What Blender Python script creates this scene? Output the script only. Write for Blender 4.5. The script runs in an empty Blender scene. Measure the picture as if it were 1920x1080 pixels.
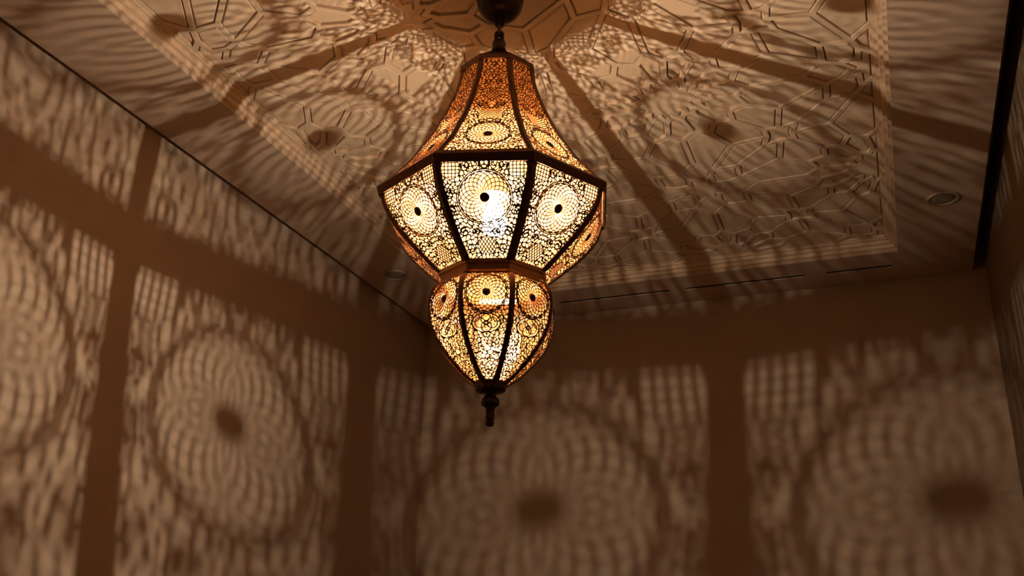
import bpy, math, random
import numpy as np
from mathutils import Matrix, Vector

# ------------------------------------------------------------------ units
S = 1.6                      # one room unit = camera-to-ceiling height, in metres
CZ = 1.55                    # camera height above the floor
def W(x, y, z): return (x * S, y * S, CZ + z * S)

scene = bpy.context.scene
col = scene.collection

# ------------------------------------------------------------------ camera
F_PX, PITCH, YAW, ROLL = 1875.86, math.radians(20.979), math.radians(21.008), math.radians(1.0105)
fw = Vector((-math.sin(YAW) * math.cos(PITCH), math.cos(YAW) * math.cos(PITCH), math.sin(PITCH)))
r0 = Vector((math.cos(YAW), math.sin(YAW), 0))
u0 = r0.cross(fw)
rt = math.cos(ROLL) * r0 + math.sin(ROLL) * u0
up = -math.sin(ROLL) * r0 + math.cos(ROLL) * u0
cam_d = bpy.data.cameras.new('camera')
cam_d.sensor_width = 36.0
cam_d.lens = 36.0 * F_PX / 1920.0
cam_d.clip_start = 0.02
cam = bpy.data.objects.new('camera', cam_d)
M = Matrix.Identity(4)
for i in range(3):
    M[i][0], M[i][1], M[i][2], M[i][3] = rt[i], up[i], -fw[i], W(0, 0, 0)[i]
cam.matrix_world = M
col.objects.link(cam)
scene.camera = cam

# ------------------------------------------------------------------ world, exposure
world = bpy.data.worlds.new('world'); scene.world = world
world.use_nodes = True
world.node_tree.nodes['Background'].inputs[0].default_value = (0, 0, 0, 1)
world.node_tree.nodes['Background'].inputs[1].default_value = 0.0
vs = scene.view_settings
vs.view_transform = 'Standard'; vs.look = 'None'; vs.exposure = 0.0; vs.gamma = 1.0
vs.use_curve_mapping = False
FILAMENT_STRENGTH = 120000.0
FILAMENT_COLOR = (1.0, 0.85, 0.65)

# ------------------------------------------------------------------ materials
def nodes_of(name):
    m = bpy.data.materials.new(name); m.use_nodes = True
    nt = m.node_tree
    return m, nt, nt.nodes, nt.links, nt.nodes['Principled BSDF']
def add_bump(nt, bsdf, kind, scale, strength, dist, detail=4.0):
    n, l = nt.nodes, nt.links
    tc = n.new('ShaderNodeTexCoord')
    if kind == 'noise':
        t = n.new('ShaderNodeTexNoise'); t.inputs['Scale'].default_value = scale; t.inputs['Detail'].default_value = detail
        out = t.outputs['Fac']
    else:
        t = n.new('ShaderNodeTexVoronoi'); t.feature = 'SMOOTH_F1'; t.inputs['Scale'].default_value = scale
        out = t.outputs['Distance']
    l.new(tc.outputs['Object'], t.inputs['Vector'])
    b = n.new('ShaderNodeBump'); b.inputs['Strength'].default_value = strength; b.inputs['Distance'].default_value = dist
    l.new(out, b.inputs['Height']); l.new(b.outputs['Normal'], bsdf.inputs['Normal'])
def plaster(name, c1, c2, scale=3.0, rough=0.9, bump=None):
    m, nt, n, l, b = nodes_of(name)
    tc = n.new('ShaderNodeTexCoord'); t = n.new('ShaderNodeTexNoise')
    t.inputs['Scale'].default_value = scale; t.inputs['Detail'].default_value = 6
    l.new(tc.outputs['Object'], t.inputs['Vector'])
    mx = n.new('ShaderNodeMix'); mx.data_type = 'RGBA'
    mx.inputs['A'].default_value = (*c1, 1); mx.inputs['B'].default_value = (*c2, 1)
    l.new(t.outputs['Fac'], mx.inputs['Factor']); l.new(mx.outputs['Result'], b.inputs['Base Color'])
    b.inputs['Roughness'].default_value = rough
    b.inputs['Specular IOR Level'].default_value = 0.2
    if bump: add_bump(nt, b, *bump)
    return m
def metal(name, c, rough, bump=None):
    m, nt, n, l, b = nodes_of(name)
    tc = n.new('ShaderNodeTexCoord'); t = n.new('ShaderNodeTexNoise')
    t.inputs['Scale'].default_value = 35; t.inputs['Detail'].default_value = 5
    l.new(tc.outputs['Object'], t.inputs['Vector'])
    mx = n.new('ShaderNodeMix'); mx.data_type = 'RGBA'
    mx.inputs['A'].default_value = (*[v * 0.75 for v in c], 1); mx.inputs['B'].default_value = (*[min(1, v * 1.2) for v in c], 1)
    l.new(t.outputs['Fac'], mx.inputs['Factor']); l.new(mx.outputs['Result'], b.inputs['Base Color'])
    b.inputs['Metallic'].default_value = 1.0; b.inputs['Roughness'].default_value = rough
    if bump: add_bump(nt, b, *bump)
    return m
MAT_WALL = plaster('wall_paint', (0.49, 0.358, 0.265), (0.55, 0.405, 0.30), 2.5, 0.85, ('noise', 160, 0.12, 0.002))
MAT_CEIL = plaster('ceiling_paint', (0.55, 0.405, 0.30), (0.59, 0.435, 0.325), 2.0, 0.85, ('noise', 120, 0.10, 0.002))
MAT_GYPS = plaster('carved_gypsum', (0.68, 0.51, 0.365), (0.74, 0.555, 0.40), 6.0, 0.85, ('noise', 140, 0.12, 0.001))
MAT_CARVED = plaster('floral_carved_gypsum', (0.64, 0.48, 0.34), (0.72, 0.54, 0.385), 20.0, 0.85, ('voronoi', 60, 0.45, 0.004))
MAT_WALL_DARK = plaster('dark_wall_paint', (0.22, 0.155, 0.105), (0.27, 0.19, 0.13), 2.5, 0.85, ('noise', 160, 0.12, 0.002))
MAT_FLOOR = plaster('floor_stone', (0.20, 0.13, 0.08), (0.26, 0.17, 0.11), 1.5, 0.5)
MAT_INNER = metal('raw_copper', (0.92, 0.56, 0.24), 0.45)
MAT_SHEET = metal('patinated_copper', (0.17, 0.075, 0.035), 0.42)
MAT_NECK = metal('polished_copper', (0.62, 0.30, 0.12), 0.3)
MAT_METAL = metal('aged_copper', (0.17, 0.080, 0.040), 0.42, ('noise', 90, 0.15, 0.001))
MAT_BRONZE = metal('dark_bronze', (0.085, 0.05, 0.032), 0.4)
MAT_SLOT_SHADE = plaster('slot_shade', (0.015, 0.012, 0.01), (0.02, 0.016, 0.013), 4)  # near-black colour standing in for the shade inside the air slots
MAT_TRIM = plaster('downlight_trim', (0.42, 0.34, 0.26), (0.46, 0.37, 0.28), 8, 0.35)
MAT_LENS = plaster('downlight_lens', (0.30, 0.24, 0.17), (0.33, 0.27, 0.20), 8, 0.2)
MAT_PORC = plaster('porcelain', (0.35, 0.30, 0.24), (0.4, 0.34, 0.27), 8, 0.4)

def mix_sheet(name, fac, tint, color, rough_gloss=None):
    """thin sheet: fac of the light is scattered onwards, the rest goes straight through"""
    m = bpy.data.materials.new(name); m.use_nodes = True
    nt = m.node_tree; n, l = nt.nodes, nt.links
    n.remove(n['Principled BSDF'])
    tr = n.new('ShaderNodeBsdfTransparent'); tr.inputs[0].default_value = (*tint, 1)
    t1 = n.new('ShaderNodeBsdfTranslucent'); t1.inputs[0].default_value = (*color, 1)
    t2 = n.new('ShaderNodeBsdfDiffuse'); t2.inputs[0].default_value = (*color, 1)
    tl = n.new('ShaderNodeMixShader'); tl.inputs[0].default_value = 0.5
    l.new(t1.outputs[0], tl.inputs[1]); l.new(t2.outputs[0], tl.inputs[2])
    mx = n.new('ShaderNodeMixShader'); mx.inputs[0].default_value = fac
    tc = n.new('ShaderNodeTexCoord'); t = n.new('ShaderNodeTexNoise'); t.inputs['Scale'].default_value = 14
    l.new(tc.outputs['Object'], t.inputs['Vector'])
    mr = n.new('ShaderNodeMapRange'); mr.inputs['To Min'].default_value = fac * 0.75; mr.inputs['To Max'].default_value = fac * 1.25
    l.new(t.outputs['Fac'], mr.inputs['Value']); l.new(mr.outputs['Result'], mx.inputs[0])
    l.new(tr.outputs[0], mx.inputs[1]); l.new(tl.outputs[0], mx.inputs[2])
    l.new(mx.outputs[0], n['Material Output'].inputs[0])
    return m
MAT_LINER = mix_sheet('amber_liner', 0.06, (0.97, 0.95, 0.92), (1.0, 0.62, 0.29))
MAT_LINER_BELL = mix_sheet('amber_liner_bell', 0.24, (0.97, 0.95, 0.92), (1.0, 0.66, 0.31))
MAT_BULB = mix_sheet('bulb_glass', 0.14, (0.98, 0.98, 0.97), (1.0, 0.95, 0.88))
def emitter(name, c, s):
    m = bpy.data.materials.new(name); m.use_nodes = True
    n, l = m.node_tree.nodes, m.node_tree.links
    n.remove(n['Principled BSDF']); e = n.new('ShaderNodeEmission')
    e.inputs[0].default_value = (*c, 1); e.inputs[1].default_value = s
    l.new(e.outputs[0], n['Material Output'].inputs[0]); return m
MAT_FIL = emitter('glowing_filament', FILAMENT_COLOR, FILAMENT_STRENGTH)

# ------------------------------------------------------------------ helpers
def obj(name, verts, faces, mat, parent=None, smooth=False):
    me = bpy.data.meshes.new(name)
    me.from_pydata([tuple(map(float, v)) for v in verts], [], [tuple(map(int, f)) for f in faces])
    me.materials.append(mat)
    if smooth: me.polygons.foreach_set('use_smooth', [True] * len(me.polygons))
    me.update()
    o = bpy.data.objects.new(name, me); col.objects.link(o)
    if parent: o.parent = parent
    return o
def inst(o, parent, rz):
    c = o.copy(); col.objects.link(c); c.parent = parent; c.rotation_euler = (0, 0, rz); return c
def tag(o, label, cat=None, group=None, kind=None):
    if label: o['label'] = label
    if cat: o['category'] = cat
    if group: o['group'] = group
    if kind: o['kind'] = kind
    return o
def box(x0, x1, y0, y1, z0, z1, V, Fc):
    b = len(V)
    V += [(x0,y0,z0),(x1,y0,z0),(x1,y1,z0),(x0,y1,z0),(x0,y0,z1),(x1,y0,z1),(x1,y1,z1),(x0,y1,z1)]
    Fc += [(b,b+3,b+2,b+1),(b+4,b+5,b+6,b+7),(b,b+1,b+5,b+4),(b+1,b+2,b+6,b+5),(b+2,b+3,b+7,b+6),(b+3,b,b+4,b+7)]
def slab_holes(x0, x1, y0, y1, holes, z0, z1):
    """flat slab with rectangular holes (room units), one watertight mesh"""
    xs = sorted({x0, x1, *[h[0] for h in holes], *[h[1] for h in holes]})
    ys = sorted({y0, y1, *[h[2] for h in holes], *[h[3] for h in holes]})
    nx, ny = len(xs) - 1, len(ys) - 1
    solid = lambda i, j: 0 <= i < nx and 0 <= j < ny and not any(
        h[0] - 1e-9 <= xs[i] and xs[i+1] <= h[1] + 1e-9 and h[2] - 1e-9 <= ys[j] and ys[j+1] <= h[3] + 1e-9 for h in holes)
    V, idx, Fc = [], {}, []
    def v(i, j, k):
        if (i, j, k) not in idx:
            idx[(i, j, k)] = len(V); V.append(W(xs[i], ys[j], (z0, z1)[k]))
        return idx[(i, j, k)]
    for i in range(nx):
        for j in range(ny):
            if not solid(i, j): continue
            Fc.append((v(i,j,0), v(i,j+1,0), v(i+1,j+1,0), v(i+1,j,0)))
            Fc.append((v(i,j,1), v(i+1,j,1), v(i+1,j+1,1), v(i,j+1,1)))
            if not solid(i-1, j): Fc.append((v(i,j,0), v(i,j,1), v(i,j+1,1), v(i,j+1,0)))
            if not solid(i+1, j): Fc.append((v(i+1,j,0), v(i+1,j+1,0), v(i+1,j+1,1), v(i+1,j,1)))
            if not solid(i, j-1): Fc.append((v(i,j,0), v(i+1,j,0), v(i+1,j,1), v(i,j,1)))
            if not solid(i, j+1): Fc.append((v(i,j+1,0), v(i,j+1,1), v(i+1,j+1,1), v(i+1,j+1,0)))
    return V, Fc
def lathe(prof, n=40):
    """prof: list of (r, z) metres, ends may sit on the axis"""
    V, Fc, rows = [], [], []
    for r, z in prof:
        if r < 1e-6:
            rows.append([len(V)] * n); V.append((0, 0, z))
        else:
            rows.append(list(range(len(V), len(V) + n)))
            V += [(r * math.cos(2*math.pi*i/n), r * math.sin(2*math.pi*i/n), z) for i in range(n)]
    for a, b in zip(rows[:-1], rows[1:]):
        for i in range(n):
            q = [a[i], a[(i+1) % n], b[(i+1) % n], b[i]]
            u = []
            for t in q:
                if t not in u: u.append(t)
            if len(u) >= 3: Fc.append(tuple(u))
    return V, Fc
def oct_ring(prof, closed=True):
    """sweep (vertex radius, z) section round the octagon; vertices at 22.5 + 45k degrees"""
    V, Fc = [], []; n = len(prof)
    for k in range(8):
        a = math.radians(22.5 + 45 * k)
        V += [(r * math.cos(a), r * math.sin(a), z) for r, z in prof]
    for k in range(8):
        for i in range(n if closed else n - 1):
            a, b = k * n + i, k * n + (i + 1) % n
            c, d = ((k + 1) % 8) * n + (i + 1) % n, ((k + 1) % 8) * n + i
            Fc.append((a, d, c, b))
    return V, Fc
def catmull(pts, per=6):
    P = [np.array(p, float) for p in pts]
    P = [2 * P[0] - P[1]] + P + [2 * P[-1] - P[-2]]
    out = []
    for i in range(1, len(P) - 2):
        for k in range(per):
            t = k / per
            out.append(0.5 * (2*P[i] + (P[i+1]-P[i-1])*t + (2*P[i-1]-5*P[i]+4*P[i+1]-P[i+2])*t*t + (3*P[i]-P[i-1]-3*P[i+1]+P[i+2])*t**3))
    out.append(P[-2]); return np.array(out)

# ------------------------------------------------------------------ room shell (room units)
XL, XR_C, XR, YB, YF = -1.30, 0.256, 0.289, 2.694, -1.10
GAP_L, GAP_B = 0.024, 0.011
ZF = -CZ / S
ZT = 1.11
IX0, IX1, IY0, IY1 = -1.113, 0.075, -0.89, 2.496        # opening of the tray in the ceiling
def wall(name, b, mat=None):
    V, Fc = [], []; box(*b, V, Fc); V = [W(*v) for v in V]
    return tag(obj(name, V, Fc, mat or MAT_WALL), None, kind='structure')
xl, yb = XL - GAP_L, YB + GAP_B
tag(wall('wall_left', (xl - 0.08, xl, YF - 0.08, yb + 0.08, ZF, ZT)), 'brown plaster wall covered in dappled lamp light beside the ceiling slot')
tag(wall('wall_back', (xl, XR, yb, yb + 0.08, ZF, ZT)), 'dim brown plaster end wall with two large rosette shadows')
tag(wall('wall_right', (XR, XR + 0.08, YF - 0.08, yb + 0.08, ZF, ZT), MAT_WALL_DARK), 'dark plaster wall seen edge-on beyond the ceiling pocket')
tag(wall('wall_front', (xl, XR, YF - 0.08, YF, ZF, ZT)), 'plain plaster wall closing the room')
V, Fc = [], []; box(xl - 0.08, XR + 0.08, YF - 0.08, yb + 0.08, ZF - 0.06, ZF, V, Fc)
tag(obj('floor', [W(*v) for v in V], Fc, MAT_FLOOR), 'plain stone floor of the room', kind='structure')
V, Fc = [], []; box(xl - 0.08, XR + 0.08, YF - 0.08, yb + 0.08, ZT, ZT + 0.06, V, Fc)
tag(obj('roof', [W(*v) for v in V], Fc, MAT_CEIL), 'dark slab above the suspended ceiling', kind='structure')

# suspended ceiling border with the tray opening and three air slots cut through it
SLOTS = [(-0.845, -0.523), (-0.479, -0.157), (-0.105, 0.060)]
SY0, SY1 = 2.585, 2.601
V, Fc = slab_holes(XL, XR_C, YF, YB, [(IX0, IX1, IY0, IY1)] + [(a, b, SY0, SY1) for a, b in SLOTS], 1.0, 1.03 + 0.03)
ceiling = tag(obj('ceiling', V, Fc, MAT_CEIL), 'cream suspended ceiling with a recessed carved star-pattern tray', kind='structure')
for a, b in SLOTS:  # each slot is filled with a dark box that paints its inner shade
    V, Fc = [], []; box(a + .0002, b - .0002, SY0 + .0002, SY1 - .0002, 1.0025, 1.05, V, Fc)
    obj('air_slot_shade', [W(*v) for v in V], Fc, MAT_SLOT_SHADE, ceiling)
# three stepped mouldings inside the opening
NST, DST, ZST = 3, 0.0075, 0.0095
for k in range(NST):
    o0, o1 = k * DST, (k + 1) * DST
    z0 = 1.0 + (k + 1) * ZST
    V, Fc = slab_holes(IX0, IX1, IY0, IY1, [(IX0 + o1, IX1 - o1, IY0 + o1, IY1 - o1)], z0, z0 + ZST * 1.0 + 0.004)
    obj('cornice_step', V, Fc, MAT_GYPS, ceiling)
ZI = 1.0 + NST * ZST + 0.004                    # face of the strapwork
DEPTH = 0.0080                                  # how far the cells lie back
JX0, JX1, JY0, JY1 = IX0 + NST * DST, IX1 - NST * DST, IY0 + NST * DST, IY1 - NST * DST
V, Fc = [], []; box(IX0 - 0.01, IX1 + 0.01, IY0 - 0.01, IY1 + 0.01, ZI + DEPTH, ZI + DEPTH + 0.02, V, Fc)
obj('backing_board', [W(*v) for v in V], Fc, MAT_GYPS, ceiling)

# ------------------------------------------------------------------ geometric strapwork of the tray
PX = (JX1 - JX0) / 3.0
PY = 0.4033
def lattice_segments():
    segs = []
    def pol(cx, cy, r, deg): return (cx + r * math.cos(math.radians(deg)), cy + r * math.sin(math.radians(deg)))
    def even(cx, cy):
        for k in range(16):
            a = 22.5 * k
            v, p, p2 = pol(cx, cy, .155, a), pol(cx, cy, .205, a + 11.25), pol(cx, cy, .205, a - 11.25)
            P, Q, Qn = pol(cx, cy, .345, a + 11.25), pol(cx, cy, .41, a), pol(cx, cy, .41, a + 22.5)
            segs.extend([(v, p), (v, p2), (p, P), (P, Q), (P, Qn)])
    def odd(cx, cy):
        for k in range(8):
            a = 45 * k
            v, p, p2 = pol(cx, cy, .10, a), pol(cx, cy, .17, a + 22.5), pol(cx, cy, .17, a - 22.5)
            P, Q, Qn = pol(cx, cy, .245, a + 22.5), pol(cx, cy, .33, a), pol(cx, cy, .33, a + 45)
            segs.extend([(v, p), (v, p2), (p, P), (P, Q), (P, Qn)])
    rows = int(round((JY1 - JY0) / PY)) + 2
    for i in range(-1, 5):
        for j in range(-1, rows + 1):
            (even if (i + j) % 2 else odd)(i, j)
            if (i + j) % 2:
                for d in (0, 90, 180, 270):      # spoke from the big star to the small one
                    segs.append((pol(i, j, .41, d), pol(i, j, 1 - .33, d)))
            # square between nodes (i,j) .. (i+1,j+1)
            c = (i + .5, j + .5); e0 = 45 if (i + j) % 2 else 135
            for q in range(4):
                a = 45 + 90 * q
                is_even = (a - e0) % 180 == 0
                rr_ = .105 if is_even else .13
                tip = pol(*c, rr_, a)
                va, vb = pol(*c, .065, a - 45), pol(*c, .065, a + 45)
                segs.extend([(tip, va), (tip, vb)])
                segs.append((tip, pol(*c, math.sqrt(.5) - (.41 if is_even else .33), a)))
            for q in range(4):                    # links towards the square's sides
                a = 90 * q
                va = pol(*c, .065, a)
                # ends: even corner on this side and odd corner on this side
                n1, n2 = pol(*c, math.sqrt(.5), a - 45), pol(*c, math.sqrt(.5), a + 45)
                ev, od = (n1, n2) if (a - 45 - e0) % 180 == 0 else (n2, n1)
                dirv = (od[0] - ev[0], od[1] - ev[1])
                inn = (-math.cos(math.radians(a)), -math.sin(math.radians(a)))
                m = (ev[0] + .53 * dirv[0] + .24 * inn[0], ev[1] + .53 * dirv[1] + .24 * inn[1])
                qv = (ev[0] + .41 * (math.cos(math.radians(22.5)) * dirv[0] + math.sin(math.radians(22.5)) * inn[0]),
                      ev[1] + .41 * (math.cos(math.radians(22.5)) * dirv[1] + math.sin(math.radians(22.5)) * inn[1]))
                pv = (od[0] + .245 * (-math.cos(math.radians(22.5)) * dirv[0] + math.sin(math.radians(22.5)) * inn[0]),
                      od[1] + .245 * (-math.cos(math.radians(22.5)) * dirv[1] + math.sin(math.radians(22.5)) * inn[1]))
                segs.extend([(va, m), (m, qv), (m, pv)])
    # to room units; node (0, 0) sits on the far right corner of the tray and rows run towards the camera
    out = []
    for a, b in segs:
        out.append(((JX1 - a[0] * PX, JY1 - a[1] * PY), (JX1 - b[0] * PX, JY1 - b[1] * PY)))
    return out
def clip(seg):
    (x0, y0), (x1, y1) = seg; t0, t1 = 0.0, 1.0
    dx, dy = x1 - x0, y1 - y0
    for p, q in ((-dx, x0 - JX0), (dx, JX1 - x0), (-dy, y0 - JY0), (dy, JY1 - y0)):
        if abs(p) < 1e-12:
            if q < -1e-9: return None
        else:
            t = q / p
            if p < 0: t0 = max(t0, t)
            else: t1 = min(t1, t)
    if t1 - t0 < 1e-6: return None
    return ((x0 + t0 * dx, y0 + t0 * dy), (x0 + t1 * dx, y0 + t1 * dy))
def arrangement(segs):
    segs = segs + [((JX0, JY0), (JX1, JY0)), ((JX1, JY0), (JX1, JY1)), ((JX1, JY1), (JX0, JY1)), ((JX0, JY1), (JX0, JY0))]
    A = np.array([s[0] for s in segs]); B = np.array([s[1] for s in segs]); D = B - A
    keyed, V = {}, []
    def vid(p):
        k = (round(p[0] / 2e-4), round(p[1] / 2e-4))
        for dx in (-1, 0, 1):
            for dy in (-1, 0, 1):
                q = keyed.get((k[0] + dx, k[1] + dy))
                if q is not None and abs(V[q][0] - p[0]) < 3e-4 and abs(V[q][1] - p[1]) < 3e-4: return q
        keyed[k] = len(V); V.append((float(p[0]), float(p[1]))); return len(V) - 1
    edges = set()
    L = np.linalg.norm(D, axis=1)
    for i in range(len(segs)):
        d = D[i]; den = d[0] * D[:, 1] - d[1] * D[:, 0]
        ok = np.abs(den) > 1e-10
        w = A - A[i]
        with np.errstate(divide='ignore', invalid='ignore'):
            t = (w[:, 0] * D[:, 1] - w[:, 1] * D[:, 0]) / den
            u = (w[:, 0] * d[1] - w[:, 1] * d[0]) / den
        et = 3e-4 / L[i]; eu = 3e-4 / L
        hit = ok & (t > -et) & (t < 1 + et) & (u > -eu) & (u < 1 + eu)
        ts = list(t[hit]) + [0.0, 1.0]
        # collinear points (segments lying on the border)
        for P in (A, B):
            w2 = P - A[i]
            cr = np.abs(w2[:, 0] * d[1] - w2[:, 1] * d[0]) / L[i]
            tt = (w2 @ d) / (L[i] ** 2)
            ts += list(tt[(cr < 2e-4) & (tt > 0) & (tt < 1)])
        ids = []
        for tv in sorted(min(1, max(0, x)) for x in ts):
            k = vid(A[i] + d * tv)
            if not ids or ids[-1] != k: ids.append(k)
        for a, b in zip(ids[:-1], ids[1:]): edges.add((min(a, b), max(a, b)))
    return V, edges
def trace_faces(V, edges):
    nb = {}
    for a, b in edges: nb.setdefault(a, set()).add(b); nb.setdefault(b, set()).add(a)
    stack = [v for v in nb if len(nb[v]) == 1]
    while stack:                                   # drop dangling ends
        v = stack.pop()
        if len(nb[v]) != 1: continue
        o = nb[v].pop(); nb[o].discard(v)
        if len(nb[o]) == 1: stack.append(o)
    order = {v: sorted(n, key=lambda q: math.atan2(V[q][1] - V[v][1], V[q][0] - V[v][0])) for v, n in nb.items() if n}
    seen, faces = set(), []
    for a in order:
        for b in order[a]:
            if (a, b) in seen: continue
            loop, u, v = [], a, b
            while (u, v) not in seen:
                seen.add((u, v)); loop.append(u)
                o = order[v]; w = o[(o.index(u) - 1) % len(o)]
                u, v = v, w
            ar = sum(V[loop[i]][0] * V[loop[(i+1) % len(loop)]][1] - V[loop[(i+1) % len(loop)]][0] * V[loop[i]][1] for i in range(len(loop))) / 2
            if ar > 1e-6: faces.append((loop, ar))
    return faces
def inset(poly, d):
    n = len(poly); out = []
    for i in range(n):
        p0, p1, p2 = np.array(poly[i-1]), np.array(poly[i]), np.array(poly[(i+1) % n])
        e1 = (p1 - p0) / np.linalg.norm(p1 - p0); e2 = (p2 - p1) / np.linalg.norm(p2 - p1)
        n1, n2 = np.array((-e1[1], e1[0])), np.array((-e2[1], e2[0]))
        b = n1 + n2; den = 1 + n1 @ n2
        b = b / den if den > 0.18 else b / 0.18
        out.append(p1 + b * d)
    return out
def area(P): return sum(P[i][0] * P[(i+1) % len(P)][1] - P[(i+1) % len(P)][0] * P[i][1] for i in range(len(P))) / 2
GV, GE = arrangement([s for s in map(clip, lattice_segments()) if s])
FACES = trace_faces(GV, GE)
SW = 0.0045                                        # half width of a strap
strapV, strapF, cells = [], [], []
for loop, ar in FACES:
    P = [GV[i] for i in loop]
    I = inset(P, SW); ok = area(I) > 0.10 * ar and area(I) > 4e-5
    b = len(strapV); n = len(P)
    strapV += [W(x, y, ZI) for x, y in P]
    if not ok:
        strapF.append(tuple(range(b + n - 1, b - 1, -1))); continue
    # chamfered strap: face, small arris, wall up to the cell floor
    I2 = inset(P, SW + 0.0008)
    strapV += [W(x, y, ZI) for x, y in I] + [W(x, y, ZI + 0.001) for x, y in I2] + [W(x, y, ZI + DEPTH) for x, y in I2]
    for lvl in range(3):
        for i in range(n):
            j = (i + 1) % n
            strapF.append((b + lvl*n + j, b + lvl*n + i, b + (lvl+1)*n + i, b + (lvl+1)*n + j))
    cells.append((I2, ar, loop))
obj('strapwork', strapV, strapF, MAT_GYPS, ceiling)
def px_of(x, y, z):
    P = Vector((x, y, z)); k = P.dot(fw)
    return (None if k < 0.05 else (960 + F_PX * P.dot(rt) / k, 540 - F_PX * P.dot(up) / k))
def shown(c):
    cx, cy = np.mean([p[0] for p in c[0]]), np.mean([p[1] for p in c[0]])
    q = px_of(cx, cy, ZI)
    if q is None or not (-30 < q[0] < 1720 and -40 < q[1] < 600): return 0
    return c[1] / (cx * cx + cy * cy + 1) ** 1.5
cells.sort(key=shown, reverse=True)
restV, restF = [], []
GROOVE = 0.0024
def cell_mesh(c, carved):
    """plate standing in its cell behind a narrow groove; carved plates lie deeper"""
    P = inset(c[0], GROOVE); Q = inset(c[0], GROOVE + 0.0014); n = len(P)
    if area(Q) < 0.3 * area(c[0]) or area(Q) < 3e-5:
        P = inset(c[0], 0.0012); Q = inset(c[0], 0.0018); carved = True
    if area(Q) < 1e-5: return None
    zf = ZI + (0.0045 if carved else 0.0012)
    V = [W(x, y, zf) for x, y in Q] + [W(x, y, zf + 0.0012) for x, y in P] + [W(x, y, ZI + DEPTH + 0.004) for x, y in P]
    Fc = [tuple(range(n - 1, -1, -1)), tuple(range(2 * n, 3 * n))]
    for k in (0, n): Fc += [(k + i, k + (i+1) % n, k + n + (i+1) % n, k + n + i) for i in range(n)]
    return V, Fc
for q, c in enumerate(cells):
    carved = c[1] < 0.0035
    r_ = cell_mesh(c, carved)
    if r_ is None: continue
    V, Fc = r_
    if q < 300 and shown(c) > 0:
        obj('carved_panel' if carved else 'plain_panel', V, Fc, MAT_CARVED if carved else MAT_GYPS, ceiling)
    else:
        b = len(restV); restV += V; restF += [tuple(b + i for i in f) for f in Fc]
if restV: tag(obj('cell_floors', restV, restF, MAT_GYPS, ceiling), None, kind='stuff')

# ------------------------------------------------------------------ recessed downlights in the border
def downlight(x, y, label):
    root = bpy.data.objects.new('recessed_downlight', None); col.objects.link(root)
    root.location = W(x, y, 1.0); root.scale = (1, 1, 1)
    tag(root, label, 'downlight', 'recessed downlights in the ceiling border')
    R = 0.058
    V, Fc = lathe([(R * .72, 0.001), (R, 0.001), (R * 1.0, -0.003), (R * .95, -0.0055), (R * .80, -0.005), (R * .74, -0.001), (R * .72, 0.001)], 48)
    obj('trim_ring', V, Fc, MAT_TRIM, root, True)
    V, Fc = lathe([(0, -0.0005), (R * .45, -0.0007), (R * .73, -0.0015), (R * .73, 0.0), (0, 0.0)], 48)
    obj('lens', V, Fc, MAT_LENS, root, True)
downlight(0.174, 2.213, 'round recessed downlight in the ceiling border beside the dark pocket')
downlight(-1.202, 2.241, 'round recessed downlight in the ceiling border just behind the hanging lantern')

# ------------------------------------------------------------------ the pierced lantern
AX, AY = -0.5043, 1.2375
PHI = math.radians(-73.765)
ZB = ZI                                        # the canopy hangs from the strapwork face
lantern = bpy.data.objects.new('hanging_lantern', None); col.objects.link(lantern)
lantern.location = W(AX, AY, ZB)
tag(lantern, 'pierced copper hanging lantern with glowing bell, bowl and teardrop sections', 'lantern')
def lp(pts): return [(r * S, (z - ZB) * S) for r, z in pts]
BELL = [(.0572, .8675), (.0642, .832), (.0728, .806), (.0835, .779), (.0975, .7485), (.112, .724), (.1295, .695), (.150, .669), (.1712, .6435)]
BOWL = [(.1716, .6405), (.1640, .6135), (.1490, .5900), (.1290, .5680), (.1040, .5450), (.0770, .5215)]
DROP = [(.0785, .5090), (.0865, .5010), (.0922, .4830), (.0920, .4620), (.0868, .4400), (.0715, .4135), (.0450, .3845), (.0205, .3660)]
TAN, COS, SIN = math.tan(math.pi/8), math.cos(math.pi/8), math.sin(math.pi/8)

class Section:
    """one ring of eight curved trapezoid faces"""
    def __init__(s, prof, rib):
        P = catmull(lp(prof), 8)
        s.P = P; s.rib = rib
        A = np.column_stack([P[:, 0] * COS, P[:, 1]])       # face centre line (apothem, z)
        d = np.r_[0, np.cumsum(np.linalg.norm(np.diff(A, axis=0), axis=1))]
        s.len = d[-1]; s.A = A; s.d = d
    def at(s, y):
        a = np.interp(y, s.d, s.A[:, 0]); z = np.interp(y, s.d, s.A[:, 1])
        e = 1e-3
        da = np.interp(y + e, s.d, s.A[:, 0]) - np.interp(y - e, s.d, s.A[:, 0])
        dz = np.interp(y + e, s.d, s.A[:, 1]) - np.interp(y - e, s.d, s.A[:, 1])
        L = np.hypot(da, dz) + 1e-12
        return a, z, -dz / L, da / L                         # outward normal (x, z)
    def half(s, y): return np.interp(y, s.d, s.A[:, 0]) * TAN

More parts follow.
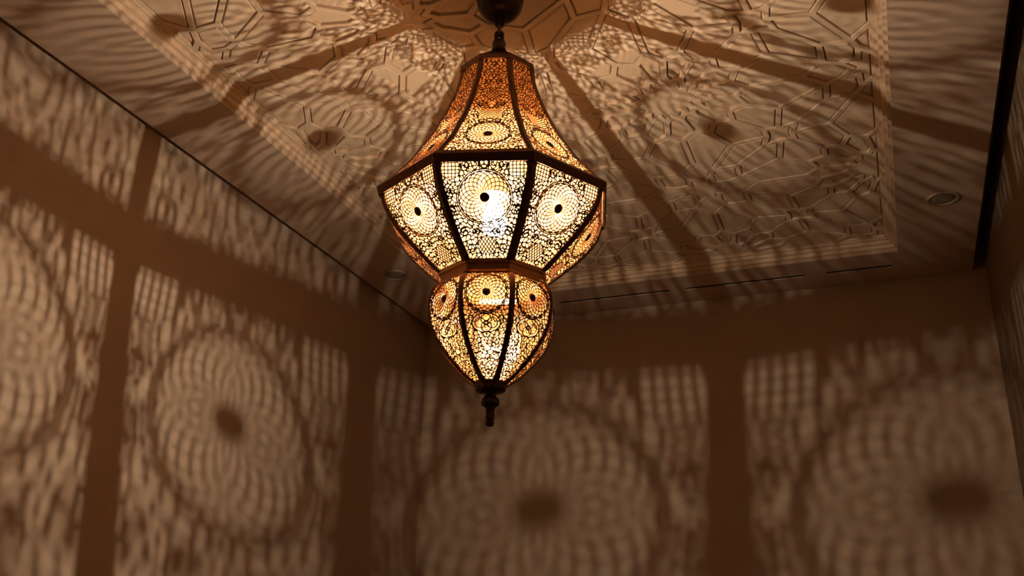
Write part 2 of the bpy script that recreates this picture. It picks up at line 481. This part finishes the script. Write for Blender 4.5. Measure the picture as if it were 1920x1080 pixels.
def pierced(sec, field, nx, ny, y0, y1, over, th=0.0011):
    """marching squares over the face: metal where field < 0; returns a solid sheet"""
    ys = np.linspace(y0, y1, ny); ss = np.linspace(-1, 1, nx)
    hw = sec.half(ys) - over
    X = ss[None, :] * hw[:, None]; Y = np.repeat(ys[:, None], nx, 1)
    Fv = field(X, Y, np.repeat(hw[:, None], nx, 1))
    Fv[np.abs(Fv) < 1e-6] = 1e-6
    pts, vid = [], {}
    def node(j, i):
        k = (0, j, i)
        if k not in vid: vid[k] = len(pts); pts.append((X[j, i], ys[j]))
        return vid[k]
    def cut(j, i, j2, i2):
        k = (1, j, i, j2, i2) if (j, i) < (j2, i2) else (1, j2, i2, j, i)
        if k not in vid:
            a, b = Fv[j, i], Fv[j2, i2]; t = a / (a - b); t = min(.98, max(.02, t))
            vid[k] = len(pts)
            pts.append((X[j, i] + t * (X[j2, i2] - X[j, i]), ys[j] + t * (ys[j2] - ys[j])))
        return vid[k]
    polys = []
    neg = Fv < 0
    for j in range(ny - 1):
        nj = neg[j]; nj1 = neg[j + 1]
        for i in range(nx - 1):
            c = ((j, i), (j, i + 1), (j + 1, i + 1), (j + 1, i))
            m = (nj[i], nj[i + 1], nj1[i + 1], nj1[i]); s_ = sum(m)
            if s_ == 0: continue
            if s_ == 4: polys.append([node(*q) for q in c]); continue
            if s_ == 2 and m[0] == m[2]:
                ctr = Fv[j, i] + Fv[j, i+1] + Fv[j+1, i+1] + Fv[j+1, i]
                if ctr > 0:
                    for q in range(4):
                        if m[q]: polys.append([node(*c[q]), cut(*c[q], *c[(q+1) % 4]), cut(*c[q-1], *c[q])])
                    continue
            poly = []
            for q in range(4):
                if m[q]: poly.append(node(*c[q]))
                if m[q] != m[(q+1) % 4]: poly.append(cut(*c[q], *c[(q+1) % 4]))
            polys.append(poly)
    pts = np.array(pts)
    a, z, nxn, nzn = sec.at(pts[:, 1])
    O = np.column_stack([a, pts[:, 0], z]); I = O - th * np.column_stack([nxn, 0 * a, nzn])
    n = len(pts); V = np.vstack([O, I]); Fc = []; cnt = {}
    for p in polys:
        Fc.append(p); Fc.append([n + q for q in reversed(p)])
        for u, v in zip(p, p[1:] + p[:1]):
            if (v, u) in cnt: del cnt[(v, u)]
            else: cnt[(u, v)] = 1
    for u, v in cnt: Fc.append([v, u, n + u, n + v])
    return V, Fc, len(polys)

def seg_dist(X, Y, strokes):
    """min over strokes of distance minus half width"""
    out = np.full(X.shape, 1.0); xf, yf = X.ravel(), Y.ravel(); best = np.full(xf.shape, 1.0)
    for poly, w in strokes:
        P = np.array(poly)
        lo, hi = P.min(0) - .012, P.max(0) + .012
        sel = np.nonzero((xf > lo[0]) & (xf < hi[0]) & (yf > lo[1]) & (yf < hi[1]))[0]
        if not len(sel): continue
        qx, qy = xf[sel], yf[sel]; bb = np.full(len(sel), 1.0)
        for (ax, ay), (bx, by) in zip(P[:-1], P[1:]):
            dx, dy = bx - ax, by - ay; L2 = dx*dx + dy*dy + 1e-15
            t = np.clip(((qx - ax) * dx + (qy - ay) * dy) / L2, 0, 1)
            bb = np.minimum(bb, np.hypot(qx - ax - t*dx, qy - ay - t*dy))
        best[sel] = np.minimum(best[sel], bb - w)
    return best.reshape(X.shape)
def blob_web(X, Y, g, w, seed, wmax, y0, y1, stretch=1.0, curl=.55):
    """mirrored rounded cells, like cut-out leaves"""
    rnd = random.Random(seed); pts = []
    j = 0; y = y0 - g
    while y < y1 + g:
        x = 0.0 if j % 2 == 0 else g * .5
        while x < wmax + g:
            jx = 0 if x == 0 else rnd.uniform(-.34, .34) * g
            jy = rnd.uniform(-.34, .34) * g * stretch
            pts.append((x + jx, y + jy))
            if x > 0: pts.append((-x - jx, y + jy))
            x += g
        y += g * .87 * stretch; j += 1
    wx = X + .0030 * np.sin(Y / .0085 + 1.3) * np.tanh(X / .006); wy = Y + .0030 * np.sin(np.abs(X) / .0075 + Y / .02)
    P = np.array(pts); q = np.column_stack([wx.ravel(), wy.ravel()]); out = np.empty(len(q))
    for s0 in range(0, len(q), 4000):
        Q = q[s0:s0 + 4000]
        D2 = ((Q[:, None, :] - P[None]) ** 2).sum(2)
        k = np.argpartition(D2, 6, axis=1)[:, :6]
        Dk = np.take_along_axis(D2, k, 1); o = np.argsort(Dk, axis=1)
        k = np.take_along_axis(k, o, 1); Dk = np.take_along_axis(Dk, o, 1)
        P1 = P[k[:, 0]]; acc = 0
        kk = 1.6 / w
        for m in range(1, 6):
            sep = np.linalg.norm(P[k[:, m]] - P1, axis=1) + 1e-9
            bis = (Dk[:, m] - Dk[:, 0]) / (2 * sep)
            acc = acc + np.exp(-kk * bis)
        out[s0:s0 + 4000] = -np.log(acc) / kk
    # comma-shaped vines that curl into the larger leaves
    st = []
    for px_, py_ in pts:
        if px_ < 0: continue
        al = rnd.uniform(0, 6.283); sg = rnd.choice((-1, 1))
        if rnd.random() > curl: continue
        c = [(px_ + g * rr_ * math.cos(al + sg * t_), py_ + g * rr_ * math.sin(al + sg * t_)) for rr_, t_ in ((.62, 0), (.44, .25), (.26, .75), (.13, 1.7), (.10, 2.8))]
        st.append((c, w * .62))
        if px_ > 0: st.append(([(-a_, b_) for a_, b_ in c], w * .62))
    return np.minimum(out.reshape(X.shape) - w * .55, seg_dist(wx, wy, st))
def spiral(cx, cy, r0, a0, turns, sgn=1, n=26):
    return [(cx + r0 * (1 - .82 * t / n) * math.cos(a0 + sgn * turns * 2 * math.pi * t / n),
             cy + r0 * (1 - .82 * t / n) * math.sin(a0 + sgn * turns * 2 * math.pi * t / n)) for t in range(n + 1)]
def mirror(st): return st + [([(-x, y) for x, y in p], w) for p, w in st]
def rosette(X, Y, cy, R, rdisc, n, w, ring, sy=1.0):
    """hole field inside the ring, and distance of the ring itself"""
    x, y = X, (Y - cy) / sy
    r = np.hypot(x, y); f = np.full(X.shape, 1.0)
    a = np.arctan2(y, x)
    rho = R * .476
    for k in range(n):                             # circles through the centre: a dahlia of pointed petals
        t = 2 * math.pi * (k + .5) / n
        cx_, cy_ = rho * math.cos(t), rho * math.sin(t)
        f = np.minimum(f, np.abs(np.hypot(x - cx_, y - cy_) - rho) - w * np.clip(r / (R * .55), .28, 1))
    # small arches round the rim
    for k in range(2 * n):
        t = math.pi * (k + .5) / n
        cx_, cy_ = R * math.cos(t), R * math.sin(t)
        f = np.minimum(f, np.where(r > R * .80, np.abs(np.hypot(x - cx_, y - cy_) - R * math.pi / (2*n) * 1.10) - w * .6, 1.0))
    f = np.minimum(f, r - rdisc)
    return f, r, np.abs(r - R) - ring

W1 = 0.0011
def field_bowl(X, Y, hw):
    cy, R = 0.091, 0.060
    fr, r, ring = rosette(X, Y, cy, R, 0.0105, 20, W1 * .88, 0.0013)
    web = blob_web(X, Y, 0.0102, 0.00165, 5, 0.11, 0, .27, 1.1)
    # square lattice in the upper corners and a lozenge lattice low down
    gx = 0.0078
    lx = np.abs((np.abs(X) + 0.001) / gx - np.round((np.abs(X) + 0.001) / gx)) * gx - W1
    ly = np.abs(Y / gx - np.round(Y / gx)) * gx - W1
    corner = np.hypot(np.abs(X) - 0.072, Y - 0.030)
    web = np.where(corner < 0.021, np.minimum(lx, ly), web)
    web = np.minimum(web, np.abs(corner - 0.0215) - W1)
    u, v = (X + Y * .62) / .0074, (X - Y * .62) / .0074
    loz = np.minimum(np.abs(u - np.round(u)), np.abs(v - np.round(v))) * .0074 * .85 - W1
    low = np.hypot(X / .9, (Y - .200) / 1.0)
    web = np.where(low < .022, loz, web); web = np.minimum(web, np.abs(low - .0225) - W1)
    st = mirror([(spiral(.020, .018, .012, 2.6, 1.35), W1 * 1.3), (spiral(.040, .022, .010, 0.5, 1.3, -1), W1 * 1.3),
                 (spiral(.074, .085, .012, 3.6, 1.4), W1 * 1.3), (spiral(.070, .118, .012, 2.2, 1.4, -1), W1 * 1.3),
                 (spiral(.046, .168, .013, 4.0, 1.4), W1 * 1.3), (spiral(.020, .168, .010, 0.6, 1.3, -1), W1 * 1.3),
                 (spiral(.036, .205, .011, 1.0, 1.4), W1 * 1.3), (spiral(.016, .236, .010, 5.0, 1.3), W1 * 1.2)])
    web = np.minimum(web, seg_dist(X, Y, st))
    f = np.where(r < R, fr, web); f = np.minimum(f, ring)
    return f
def field_bell(X, Y, hw):
    L = sec_bell.len; cy, R = L - 0.103, 0.052
    fr, r, ring = rosette(X, Y, cy, R, 0.0105, 18, W1 * .80, 0.0010)
    web = blob_web(X, Y, 0.0094, 0.00145, 11, 0.11, 0, .45, 1.15)
    u, v = (X + Y * .75) / .0085, (X - Y * .75) / .0085
    # chevron slits half way up, lozenges above
    ch = np.abs((np.abs(X) * .75 + Y) / .0072 - np.round((np.abs(X) * .75 + Y) / .0072)) * .0072 * .8 - W1
    my = cy - R - .036
    band = (np.abs(Y - my) < .017) & (np.abs(X) < .026)
    web = np.where(band, np.minimum(ch, np.abs(X) + .0006), web)
    loz = np.minimum(np.abs(u - np.round(u)), np.abs(v - np.round(v))) * .0085 * .8 - W1
    ly = my - .075
    low = np.abs(X) / .8 + np.abs(Y - ly) / 1.9
    web = np.where(low < .016, loz, web)
    st = mirror([(spiral(.018, my + .034, .012, 2.6, 1.3), W1 * 1.3), (spiral(.020, my - .040, .012, 1.0, 1.3, -1), W1 * 1.3),
                 (spiral(.014, ly - .050, .010, 1.0, 1.3), W1 * 1.2), (spiral(.075, L - .024, .012, 2, 1.3), W1 * 1.3)])
    web = np.minimum(web, seg_dist(X, Y, st))
    f = np.where(r < R, fr, web); f = np.minimum(f, ring)
    return f
def field_drop(X, Y, hw):
    cy, R = 0.062, 0.0470
    fr, r, ring = rosette(X, Y, cy, R, 0.0085, 17, W1 * .80, 0.0010)
    web = blob_web(X, Y, 0.0088, 0.0013, 23, 0.06, 0, .30, 1.15)
    # interlace of small rings below the rosette
    fx = np.full(X.shape, 1.0)
    for cx_, c2, rr_ in [(0, .122, .011), (.013, .130, .011), (-.013, .130, .011), (0, .138, .011), (.024, .117, .010), (-.024, .117, .010),
                         (0, .130, .005)]:
        fx = np.minimum(fx, np.abs(np.hypot(X - cx_, Y - c2) - rr_) - W1)
    zone = (np.hypot(X / 1.5, Y - .130) < .020)
    web = np.where(zone, fx, web)
    web = np.minimum(web, np.abs(np.hypot(X / 1.5, Y - .130) - .0205) - W1)
    f = np.where(r < R, fr, web); f = np.minimum(f, ring)
    return f

sec_bell, sec_bowl, sec_drop = Section(BELL, .0085), Section(BOWL, .0105), Section(DROP, .0068)
def ribs(sec, name, w, th, y_ext=0.0):
    """bent strip over the arris between two faces, vertex at angle 0"""
    P = sec.P; n = len(P); V, Fc = [], []
    T = np.gradient(P, axis=0); T /= np.linalg.norm(T, axis=1)[:, None]
    for (r, z), (tr_, tz) in zip(P, T):
        nr, nz = -tz, tr_
        wl = min(w, r * SIN * .92)
        # half strips lie on the two faces
        cth, sth = math.cos(math.radians(22.5)), math.sin(math.radians(22.5))
        o = .0009
        ctr = (r + nr * (o + th), 0, z + nz * (o + th))
        l = (r - wl * sth + nr * (o + th * .6), -wl * cth, z + nz * (o + th * .6)); R_ = (l[0], -l[1], l[2])
        li = (r - wl * sth - nr * .002, -wl * cth, z - nz * .002); ri = (li[0], -li[1], li[2])
        ci = (r - nr * .002, 0, z - nz * .002)
        V += [l, ctr, R_, ri, ci, li]
    for i in range(n - 1):
        for k in range(6):
            a, b = i * 6 + k, i * 6 + (k + 1) % 6
            Fc.append((a, b, b + 6, a + 6))
    Fc.append(tuple(range(5, -1, -1))); Fc.append(tuple((n - 1) * 6 + k for k in range(6)))
    base = obj(name, V, Fc, MAT_METAL, lantern)
    for k in range(8):
        o = base if k == 0 else inst(base, lantern, 0)
        o.rotation_euler = (0, 0, PHI + math.radians(22.5 + 45 * k))
def panels(sec, name, field, nx, ny, cy, rd, frame):
    V, Fc, npoly = pierced(sec, field, nx, ny, frame[0], sec.len - frame[1], 0.0015)
    p = obj(name, V, Fc, MAT_SHEET, lantern)
    p.data.materials.append(MAT_INNER)                # raw copper on the side that faces the bulb
    mi = np.zeros(len(Fc), dtype=np.int32); mi[1:2 * npoly:2] = 1
    p.data.polygons.foreach_set('material_index', mi)
    # boss on the middle of the rosette
    a, z, nx_, nz_ = [float(v) for v in sec.at(np.array(cy))]
    bv, bf = lathe([(0, .0030), (rd * .4, .0028), (rd * .8, .0018), (rd, .0004), (rd * 1.0, -.0012), (0, -.0012)], 20)
    N = Vector((nx_, 0, nz_)); Yv = Vector((0, 1, 0)); Tv = Yv.cross(N)
    bv = [tuple(Vector((a, 0, z)) + Tv * v[0] + Yv * v[1] + N * v[2]) for v in bv]
    boss = obj('rosette_boss', bv, bf, MAT_BRONZE, p)
    # translucent sheet behind the fretwork
    ys = np.linspace(frame[0] * .4, sec.len - frame[1] * .4, 26); a, z, n1, n2 = sec.at(ys)
    off = .0045; LV, LF = [], []
    for q in range(len(ys)):
        h = (a[q] - off) * TAN - .0012
        LV += [(a[q] - n1[q] * off, -h, z[q] - n2[q] * off), (a[q] - n1[q] * off, h, z[q] - n2[q] * off)]
    for q in range(len(ys) - 1): LF.append((2*q, 2*q + 1, 2*q + 3, 2*q + 2))
    liner = obj('amber_liner', LV, LF, MAT_LINER_BELL if sec is sec_bell else MAT_LINER, p)
    for k in range(8):
        if k == 0: o = p
        else:
            o = inst(p, lantern, 0)
            inst(boss, o, 0); inst(liner, o, 0)
        o.rotation_euler = (0, 0, PHI + math.radians(45 * k))
panels(sec_bell, 'bell_panel', field_bell, 210, 420, sec_bell.len - .103, .0105, (.006, .004))
panels(sec_bowl, 'bowl_panel', field_bowl, 290, 370, .091, .0105, (.008, .006))
panels(sec_drop, 'drop_panel', field_drop, 170, 370, .062, .0085, (.004, .003))
ribs(sec_bell, 'bell_rib', .0085, .0012)
ribs(sec_bowl, 'bowl_rib', .0110, .0014)
ribs(sec_drop, 'drop_rib', .0068, .0010)

def ring_part(name, prof, mat):
    V, Fc = oct_ring(lp(prof)); o = obj(name, V, Fc, mat, lantern); o.rotation_euler = (0, 0, PHI); return o
# rim between bell and bowl, neck between bowl and drop, rings that close each end
ring_part('rim_band', [(.1755, .6450), (.1770, .6420), (.1745, .6335), (.1735, .6300), (.1712, .6310), (.1705, .6400), (.1640, .6490), (.1665, .6520), (.1700, .6490)], MAT_METAL)
ring_part('top_ring', [(.0600, .8700), (.0612, .8650), (.0620, .8600), (.0590, .8590), (.0560, .8690)], MAT_METAL)
ring_part('neck_band', [(.0825, .5265), (.0805, .5215), (.0775, .5200), (.0765, .5120), (.0800, .5085), (.0840, .5065), (.0830, .5045), (.0765, .5080), (.0740, .5120), (.0750, .5210), (.0800, .5275)], MAT_NECK)
ring_part('foot_ring', [(.0255, .3705), (.0225, .3650), (.0215, .3605), (.0180, .3600), (.0190, .3660), (.0225, .3705)], MAT_METAL)
# faceted roof over the bell
V, Fc = [], []
prof = lp([(.0605, .8690), (.0450, .8800), (.0250, .8965), (.0125, .9075), (.0100, .9115)])
for r, z in prof:
    for k in range(8):
        a = math.radians(22.5 + 45 * k); V.append((r * math.cos(a), r * math.sin(a), z))
for i in range(len(prof) - 1):
    for k in range(8): Fc.append((i*8 + k, i*8 + (k+1) % 8, (i+1)*8 + (k+1) % 8, (i+1)*8 + k))
Fc.append(tuple(range(len(V) - 8, len(V)))); Fc.append(tuple(range(7, -1, -1)))
o = obj('roof_cap', V, Fc, MAT_BRONZE, lantern); o.rotation_euler = (0, 0, PHI)
V, Fc = lathe(lp([(0, .9095), (.0100, .9095), (.0118, .9120), (.0095, .9145), (.0098, .9160), (.0108, .9200), (.0108, .9240), (.0098, .9275), (.0070, .9295), (.0040, .9300), (0, .9300)]), 28)
obj('collar', V, Fc, MAT_BRONZE, lantern, True)
V, Fc = lathe(lp([(0, .3640), (.0210, .3640), (.0212, .3610), (.0190, .3585), (.0100, .3565), (.0072, .3550), (.0078, .3525), (.0112, .3490), (.0127, .3450), (.0130, .3425), (.0120, .3395), (.0085, .3375), (.0066, .3355), (.0060, .3300), (.0058, .3240), (.0066, .3225), (.0066, .3210), (.0056, .3195), (.0062, .3165), (.0062, .3140), (.0048, .3112), (0, .3100)]), 28)
obj('finial', V, Fc, MAT_BRONZE, lantern, True)
V, Fc = lathe(lp([(0, ZB), (.0385, ZB), (.0392, 1.028), (.0385, 1.018), (.0378, 1.006), (.0350, .9910), (.0290, .9810), (.0195, .9738), (.0100, .9715), (0, .9712)]), 44)
obj('ceiling_canopy', V, Fc, MAT_BRONZE, lantern, True)
# chain of long links between canopy and collar
def link(zc, hl, hw_, tr_, rz):
    V, Fc = [], []; n, m = 36, 10
    for i in range(n):
        t = 2 * math.pi * i / n
        c = Vector((hw_ * math.cos(t), 0, hl * math.sin(t)))
        s_ = max(-1, min(1, math.sin(t) * 1.0)); dz = (hl - hw_)
        c = Vector((hw_ * math.cos(t), 0, hw_ * math.sin(t) + (dz if math.sin(t) > 0 else -dz)))
        nn = Vector((math.cos(t), 0, math.sin(t))); bb = Vector((0, 1, 0))
        for j in range(m):
            q = 2 * math.pi * j / m
            V.append(tuple(c + (nn * math.cos(q) + bb * math.sin(q)) * tr_))
    for i in range(n):
        for j in range(m):
            Fc.append((i*m + j, ((i+1) % n)*m + j, ((i+1) % n)*m + (j+1) % m, i*m + (j+1) % m))
    o = obj('chain_link', V, Fc, MAT_BRONZE, lantern, True); o.location = (0, 0, (zc - ZB) * S); o.rotation_euler = (0, 0, rz)
for q, zc in enumerate((.9680, .9515, .9350)):
    link(zc, .0190, .0085, .0042, 0.35 + q * math.pi / 2)

# bulb: socket on a rod, clear pear glass, glowing filament (slightly off the lantern's axis)
BX, BY, BZ = .0065, -.0172, .6065
def shift(o): o.location = (BX * S, BY * S, 0); return o
V, Fc = lathe(lp([(0, .700), (.0120, .700), (.0150, .695), (.0160, .664), (.0205, .660), (.0210, .650), (.0200, .6475), (.0085, .647), (.0085, .640), (0, .640)]), 24)
shift(obj('lamp_socket', V, Fc, MAT_PORC, lantern, True))
V, Fc = [], []
a0, a1 = Vector((BX * S, BY * S, (.698 - ZB) * S)), Vector((0, 0, (.900 - ZB) * S))
d = (a1 - a0).normalized(); s1 = d.cross(Vector((1, 0, 0))).normalized(); s2 = d.cross(s1)
for P in (a0, a1):
    for j in range(10): V.append(tuple(P + (s1 * math.cos(j * .6283) + s2 * math.sin(j * .6283)) * .005))
Fc = [(j, (j+1) % 10, 10 + (j+1) % 10, 10 + j) for j in range(10)]
obj('lamp_rod', V, Fc, MAT_BRONZE, lantern, True)
V, Fc = lathe(lp([(.0083, .642), (.0090, .636), (.0130, .628), (.0170, .618), (.0185, .608), (.0175, .598), (.0140, .590), (.0080, .5855), (0, .584)]), 24)
shift(obj('bulb_glass', V, Fc, MAT_BULB, lantern, True))
V, Fc = lathe([(0, (BZ + .0042 - ZB) * S), (.0021, (BZ + .0033 - ZB) * S), (.0021, (BZ - .0033 - ZB) * S), (0, (BZ - .0042 - ZB) * S)], 6)
shift(obj('filament', V, Fc, MAT_FIL, lantern))
